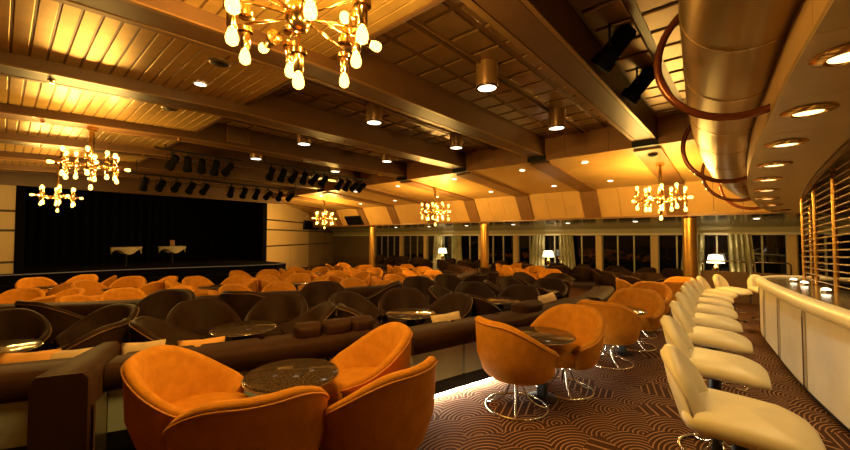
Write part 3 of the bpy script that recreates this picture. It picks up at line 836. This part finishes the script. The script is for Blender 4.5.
# canopy downlights
bl = []
tot = [0]
for p, q in zip(CL[:-1], CL[1:]): tot.append(tot[-1]+(q-p).length)
acc_save = acc; acc = tot
s0 = 1.72; k = 0
while s0 < tot[-1]-.3:
    p = sub(CL, s0, s0+.01, 1)[0]; z = zs(p.x)
    l = thing('bar_downlight', (p.x, p.y, z), 0, None, 'downlight', 'round downlights under the bar canopy')
    MB().lathe([(.085,-.012),(.10,-.022),(.155,-.006),(.16,.0),(.16,.004)], 28).build('trim_ring', M['brass'], l, smooth=True)
    MB().lathe([(.0,-.013),(.085,-.013)], 24, cap=False).build('lens', M['bar_glow'], l)
    light('bar_downlight_lamp', 'SPOT', (0,0,-.03), P_REC*2.7, SOFT, l, spot_size=math.radians(115), spot_blend=.7, shadow_soft_size=.06)
    bl.append(l); s0 += .93; k += 1
for i, l in enumerate(bl): l['label'] = 'round brass-rimmed downlight under the bar canopy, ' + ('nearest' if i == 0 else ordinal(i+1) + ' nearest')
# grille standing on the inner edge of the counter
acc = acc_save
gr = thing('bar_grille', (0,0,0), 0, 'gold security grille of posts and rods standing on the bar counter', 'grille')
GP = offset(RIM, -.62)
GP = [p for p in GP if p.x > 2.0][:-22]
gt = [0]
for p, q in zip(GP[:-1], GP[1:]): gt.append(gt[-1]+(q-p).length)
gtop = lambda x: zs(x)+.10
nrod = 17
for j in range(nrod):
    f = (j+.6)/nrod
    MB().tube([(p.x, p.y, (camber(p.x)+1.0)*(1-f)+gtop(p.x)*f) for p in GP], .011, 6).build('rod', M['rod'], gr, smooth='all')
acc_b = acc; acc = gt
q = .2
while q < gt[-1]:
    p = sub(GP, q, q+.01, 1)[0]
    MB().tube([(p.x, p.y, camber(p.x)+.985), (p.x, p.y, gtop(p.x))], .026, 10).build('post', M['column'], gr, smooth=True)
    q += .95
acc = acc_b
# glowing pucks added as the bright glare on the counter top
for j, (x, y) in enumerate(((7.9, -.62), (8.6, -.55), (6.6,-.70))):
    l = thing('counter_lamp', (x, y, camber(x)+.985), 0, 'small glowing puck lamp on bar counter at the grille foot, %s' % ('leftmost','middle','rightmost')[(1,0,2)[j]], 'lamp', 'puck lamps on the counter')
    MB().lathe([(.06,0),(.06,.02),(.05,.03)], 16).build('body', M['chrome'], l, smooth=True)
    MB().lathe([(.045,.03),(.04,.045),(.02,.055)], 16).build('lens', M['lamp_glow'], l, smooth=True)

# ------------------------------------------------------------------ chandeliers
bulb_me = MB().lathe([(.018,0),(.024,.012),(.035,.048),(.037,.066),(.031,.090),(.014,.102),(.002,.105)], 14).mesh('bulb', M['bulb'], 'all')
sleeve_me = MB().lathe([(.016,0),(.031,.004),(.031,.125),(.024,.133)], 14).mesh('socket', M['brass'], True)
collar_me = MB().lathe([(.034,-.018),(.052,-.012),(.052,.016),(.034,.022)], 16).mesh('collar', M['brass'], True)
def chandelier(x, y, zc, ztop, label, power=P_CHAND, rot=0, sc=1.0):
    c = thing('chandelier', (x, y, zc), rot, label, 'chandelier', 'brass sputnik chandeliers'); c.scale = (sc, sc, sc)
    H = (ztop-zc)/sc
    MB().lathe([(.042,.0),(.042,H-.05)], 14).build('stem', M['brass'], c, smooth=True)
    MB().lathe([(.085,H-.06),(.085,H)], 20).build('ceiling_rose', M['brass'], c, smooth=True)
    MB().lathe([(.02,-.10),(.055,-.085),(.085,-.04),(.085,.04),(.055,.085),(.02,.10)], 20).build('hub', M['brass'], c, smooth=True)
    def arm(p0, p1, dirs):
        a = MB().tube([p0, p1], .009, 8).build('arm', M['brass'], c, smooth=True)
        for d, off in dirs:
            e = Vector(p1)+Vector(d)*off
            q = Vector((0,0,1)).rotation_difference(Vector(d)).to_euler()
            for nm, me, dd in (('collar', collar_me, 0.0), ('socket', sleeve_me, 0.0), ('bulb', bulb_me, .13)):
                o = link(nm, me, a, e+Vector(d)*dd); o.rotation_euler = q
                if nm == 'bulb': light('bulb_filament', 'POINT', e+Vector(d)*(dd+.064), power/21, WARM, a, shadow_soft_size=.018)
    D = (0,0,-1); U = (0,0,1)
    for i in range(8):
        a = 2*PI*i/8 + .12*(i % 2); rr = .47 - .10*(i % 2); p = (rr*math.cos(a), rr*math.sin(a), .0 + .03*(i % 3))
        arm((.07*math.cos(a), .07*math.sin(a), 0), p, ((D,.045),(U,.06)))
    for i in range(4):
        a = 2*PI*(i+.5)/4 + .39*0 + PI/8; d = (math.cos(a), math.sin(a), 0)
        arm((.07*d[0], .07*d[1], .02), (.40*d[0], .40*d[1], .02), ((d,.0),))
    arm((0,0,-.09), (0,0,-.20), ((D,.03),))
    return c
chandelier(1.27, 2.22, 3.02, zslat(1.27), 'large brass sputnik chandelier with glowing bulbs overhead, nearest the camera', rot=.30, sc=1.06)
chandelier(1.0, BEAM[4], 2.76, ZB-.07, 'brass sputnik chandelier at upper left, larger of the two there', 230, rot=.4, sc=.86)
chandelier(.93, BEAM[6], 2.56, ZB-.07, 'brass sputnik chandelier at upper left, smaller, before the stage', 230, rot=.7, sc=.82)
chandelier(10.0, 1.50, 2.40, zp(10.0)-.05, 'brass sputnik chandelier hanging before the widest gold column', rot=.2)
chandelier(10.0, 8.25, 2.40, zp(10.0)-.05, 'brass sputnik chandelier hanging in mid-room before the fascia', rot=.5)
chandelier(10.0, 15.0, 2.40, zp(10.0)-.05, 'small far brass sputnik chandelier right of the stage', rot=.3)

# ------------------------------------------------------------------ ceiling cans, downlights, vents
cans = []
for y in (2.65, 4.98, 7.30, 9.63):
    for x in (4.33, 6.80):
        c = thing('can_light', (x, y, ZC-.36), 0, None, 'can light', 'cylinder can lights under the coffered ceiling')
        MB().lathe([(.145,0),(.15,.01),(.15,.33),(.14,.335)], 26).build('housing', M['beam_edge'], c, smooth=True)
        MB().lathe([(.0,-.002),(.125,-.002)], 24, cap=False).build('lens', M['lamp_glow'], c)
        MB().lathe([(.125,-.008),(.15,-.008),(.15,.012)], 26, cap=False).build('trim_ring', M['chrome'], c, smooth=True)
        light('can_lamp', 'SPOT', (0,0,-.03), P_CAN, SOFT, c, spot_size=math.radians(95), spot_blend=.6, shadow_soft_size=.08)
        cans.append((y, x, c))
for y, x, c in cans:
    c['label'] = 'cylinder can light in coffered bay %s from the bar, %s of two' % (ordinal(BEAM.index(min(BEAM, key=lambda b: abs(b-y+1.1)))+1), 'nearer' if x < 5 else 'farther')
def recessed(x, y, z, power, lst, tilt=0, r=.075, name='recessed_downlight'):
    l = thing(name, (x, y, z-.004), 0, None, 'downlight', 'small recessed downlights')
    MB().lathe([(r,-.004),(r+.025,-.006),(r+.03,.0)], 22, cap=False).build('trim_ring', M['cream_seam'], l, smooth=True)
    MB().lathe([(.0,-.003),(r,-.003)], 20, cap=False).build('lens', M['lamp_glow'], l)
    light('downlight_lamp', 'SPOT', (0,0,-.03), power, SOFT, l, spot_size=math.radians(110), spot_blend=.7, shadow_soft_size=.05)
    l.rotation_euler = (0, tilt, 0); lst.append(l); return l
rp, rl, rslat = [], [], []
for y in (2.95, 4.6, 6.9, 9.4, 11.8, 14.2):
    recessed(9.3, y, zp(9.3), P_REC, rp, .0905); recessed(11.5, y, zp(11.5), P_REC, rp, .0905)
count_from_left(rp, 'small recessed downlight in the sloping cream ceiling')
for y in (-.2, 2.9, 5.2, 7.5, 9.9, 12.2, 14.6):
    recessed(14.3, y, zl(14.3), P_REC*.8, rl, .0914)
count_from_left(rl, 'small recessed downlight in the low ceiling before the windows')
for x, y in ((1.73, 5.55), (1.93, 12.4)): recessed(x, y, zslat(x), P_REC, rslat, r=.07)
count_from_left(rslat, 'small recessed downlight in the brass slatted ceiling')
vents = []
for x, y in ((1.66, 4.68), (1.74, 6.98), (1.76, 9.3)):
    v = thing('round_vent', (x, y, zslat(x)-.001), 0, None, 'vent', 'round vents in the slatted ceiling')
    MB().lathe([(.09,-.02),(.115,-.012),(.12,0)], 24).build('ring', M['steel'], v, smooth=True)
    for i in range(3): MB().lathe([(.03+.022*i,-.030),(.042+.022*i,-.026)], 20, cap=False).build('louvre', M['black'], v)
    vents.append(v)
count_from_left(vents, 'round dark vent in the brass slatted ceiling')
v = thing('wall_vent', (3.35, BEAM[4]-.235, ZB+.24), 0, 'rectangular louvred vent on the beam side at upper left', 'vent')
MB().box(-.24, .24, -.02, .03, -.16, .16).build('frame', M['beam_edge'], v, bevel=.01)
for i in range(7): MB().box(-.21, .21, -.032, -.015, -.13+.038*i, -.108+.038*i).build('louvre', M['steel'], v)
spr = []
for x, k in ((1.05,4),(2.3,4),(6.2,2),(6.9,3),(8.3,3),(4.6,3),(2.2,5),(5.0,4),(.35,3),(.4,4),(.5,5)):
    s_ = thing('sprinkler', (x, BEAM[k]+.09 if k == 2 else BEAM[k], ZB-.004-TILT*max(0,XS-x)), 0, None, 'sprinkler', 'sprinkler heads under the beams')
    MB().lathe([(.035,0),(.035,-.008),(.012,-.012),(.012,-.035),(.028,-.038),(.028,-.042)], 14).build('head', M['brass'], s_, smooth=True)
    spr.append(s_)
count_from_left(spr, 'tiny brass sprinkler head under the boxed beams')
dm = thing('smoke_detector', (9.15, 1.5, zp(9.15)-.05), 0, 'small dark dome detector under the rib before the beam end', 'detector')
MB().lathe([(.09,0),(.09,-.02),(.075,-.05),(.04,-.07),(.0,-.075)], 20, cap=False).build('dome', M['black'], dm, smooth='all')
MB().lathe([(.10,.0),(.10,-.015)], 20).build('base', M['steel'], dm)

# ------------------------------------------------------------------ spotlights
def spotlight(x, y, z, rz, tilt, label, s=1.0, ztop=ZC):
    t = thing('stage_spotlight', (x, y, z), rz, label, 'spotlight', 'black theatre spotlights'); t.scale = (s,s,s)
    R = Matrix.Rotation(tilt, 4, 'Y')
    b = MB().lathe([(.07,-.20),(.085,-.17),(.085,.08),(.105,.10),(.105,.19)], 18); b.v = [tuple(R @ Vector(v)) for v in b.v]; b.build('body', M['black_soft'], t, smooth=True)
    l = MB().lathe([(.0,.175),(.095,.175)], 18, cap=False); l.v = [tuple(R @ Vector(v)) for v in l.v]; l.build('lens', M['black'], t)
    MB().tube([(0,-.10,0),(0,-.13,.0),(0,-.13,.17),(0,.13,.17),(0,.13,0),(0,.10,0)], .012, 6).build('yoke', M['black'], t)
    MB().box(-.03,.03,-.03,.03,.16,.26).build('clamp', M['black'], t)
    return t
for i, (x, y) in enumerate(((4.60, 1.12), (5.95, 1.12))):
    sl = spotlight(x, y, 3.72, PI*.5, 2.4, 'black spotlight beside the big beam and duct, ' + ('nearer' if i == 0 else 'farther'), 1.25)
    cl = MB().box(-.03, .03, -.105, -.09, -.05, .09).build('colour_filter', M['pillow_b'], sl, bevel=.005)
trusses = []
sps = []
for (x0, x1, y, z, n) in ((2.4, 3.9, 9.9, 3.26, 5), (4.6, 6.6, 9.7, 3.26, 6), (7.0, 8.2, 9.9, 3.24, 4), (2.4, 4.3, 12.6, 3.02, 5), (4.7, 7.2, 12.7, 3.02, 6)):
    tr = thing('lighting_bar', (0, y, z+.28), 0, None, 'pipe', 'lighting bars under the ceiling')
    MB().tube([(x0-.2,0,0),(x1+.2,0,0)], .024, 8).build('pipe', M['black'], tr, smooth=True)
    for xx in (x0, x1): MB().tube([(xx,0,0),(xx,0,ZC-z-.30)], .012, 6).build('hanger', M['black'], tr)
    trusses.append(tr)
    for i in range(n):
        x = x0+(x1-x0)*(i+.5)/n
        sps.append(spotlight(x, y, z, PI/2+random.uniform(-.3,.3), 2.3+random.uniform(-.3,.3), None, .95))
for i, t in enumerate(trusses): t['label'] = 'black lighting bar carrying spotlights before the stage, ' + ('nearest left','nearest middle','nearest right','farther left','farther right')[i]
for o in sps: o['_x'] = 1
count_from_left(sps, 'black theatre spotlight hung on the lighting bars before the stage')
for o in sps: del o['_x']
# black wall loudspeakers on the far fascia
for i, (x, y, z, rz, hl, lab) in enumerate(((12.80, 16.35, 2.46, 0, .7, 'black slanted screen panel on the far fascia beside the far chandelier, right'), (12.85, 20.66, 2.28, 126.7, 1.2, 'black slanted screen panel on the cream panelled wall, left of far chandelier'))):
    s_ = thing('screen_panel', (x, y, z), math.radians(rz), lab, 'screen')
    b = MB().box(-.04, .04, -hl, hl, -.28, .28); R = Matrix.Rotation((-.515, -.2)[i], 4, 'Y'); b.v = [tuple(R @ Vector(q)) for q in b.v]; b.build('cabinet', M['black'], s_, bevel=.02)
    b = MB().box(-.05, -.035, -hl+.06, hl-.06, -.23, .23); b.v = [tuple(R @ Vector(q)) for q in b.v]; b.build('front', M['black_soft'], s_)

# ------------------------------------------------------------------ window seats: lamps, curtains, railing
lamps = []
for i, y in enumerate((.84, 6.65, 12.6)):
    zt = camber(15.9)
    tb = thing('side_table', (15.9, y, zt), 0, 'dark side table under the %s window lamp' % ('right','middle','left')[i], 'table', 'side tables at the windows')
    MB().box(-.25,.25,-.25,.25,.62,.66).build('table_top', M['black'], tb, bevel=.01)
    for sx in (-1,1):
        for sy in (-1,1): MB().box(sx*.21-.02, sx*.21+.02, sy*.21-.02, sy*.21+.02, 0, .62).build('leg', M['black'], tb)
    l = thing('table_lamp', (15.9, y, zt+.66), 0, 'glowing table lamp with white shade between curtains, %s window' % ('right','middle','left')[i], 'lamp', 'window table lamps')
    MB().lathe([(.10,0),(.10,.02),(.04,.04),(.07,.12),(.09,.20),(.06,.29),(.02,.33),(.02,.42)], 20).build('base', M['brass'], l, smooth='all')
    MB().lathe([(.25,.40),(.19,.66)], 26, cap=False).build('shade', M['shade'], l, smooth=True)
    light('table_lamp_bulb', 'POINT', (0,0,.53), 30, (1,.80,.45), l, shadow_soft_size=.04)
    lamps.append(l)
    for s_, side in ((-1,'right'),(1,'left')):
        c0 = y + s_*.62
        cu = MB(); n = 40; v0 = []; v1 = []
        for k in range(n+1):
            u = k/n; yy = c0 + (u-.5)*.62; xx = XW-.20+.05*math.sin(u*PI*9)
            yb = c0 + s_*.10 + (u-.5)*.72
            v0.append((xx, yb, WZ0-.42)); v1.append((xx, yy, WZ1+.04))
        cu.add(v0+v1+[(a+.012,b_,c_) for a,b_,c_ in v0+v1], [(q, q+1, n+2+q, n+1+q) for q in range(n)] + [(2*n+2+q, 3*n+3+q, 3*n+4+q, 2*n+3+q) for q in range(n)])
        o = cu.build('curtain', M['curtain'], None, smooth='all')
        tag(o, 'pale patterned curtain on the %s of the %s window lamp' % (side, ('right','middle','left')[i]), 'curtain', 'window curtains')
# railing near the bar end
for i, (y0, y1) in enumerate(((-.9, -.05), (.0, 1.1))):
    r = thing('low_partition', (13.9, 0, camber(13.9)), 0, 'brown low partition with handrail beyond the bar, %s half' % ('right','left')[i], 'partition', 'low partitions')
    MB().box(-.05,.05,y0,y1,0,.88).build('panel', M['wall'], r, bevel=.01)
    MB().tube([(0,y0+.05,.86),(0,y0+.05,1.12),(0,y0+.10,1.17),(0,y1-.10,1.17),(0,y1-.05,1.12),(0,y1-.05,.86)], .02, 8).build('handrail', M['chrome'], r, smooth='all')
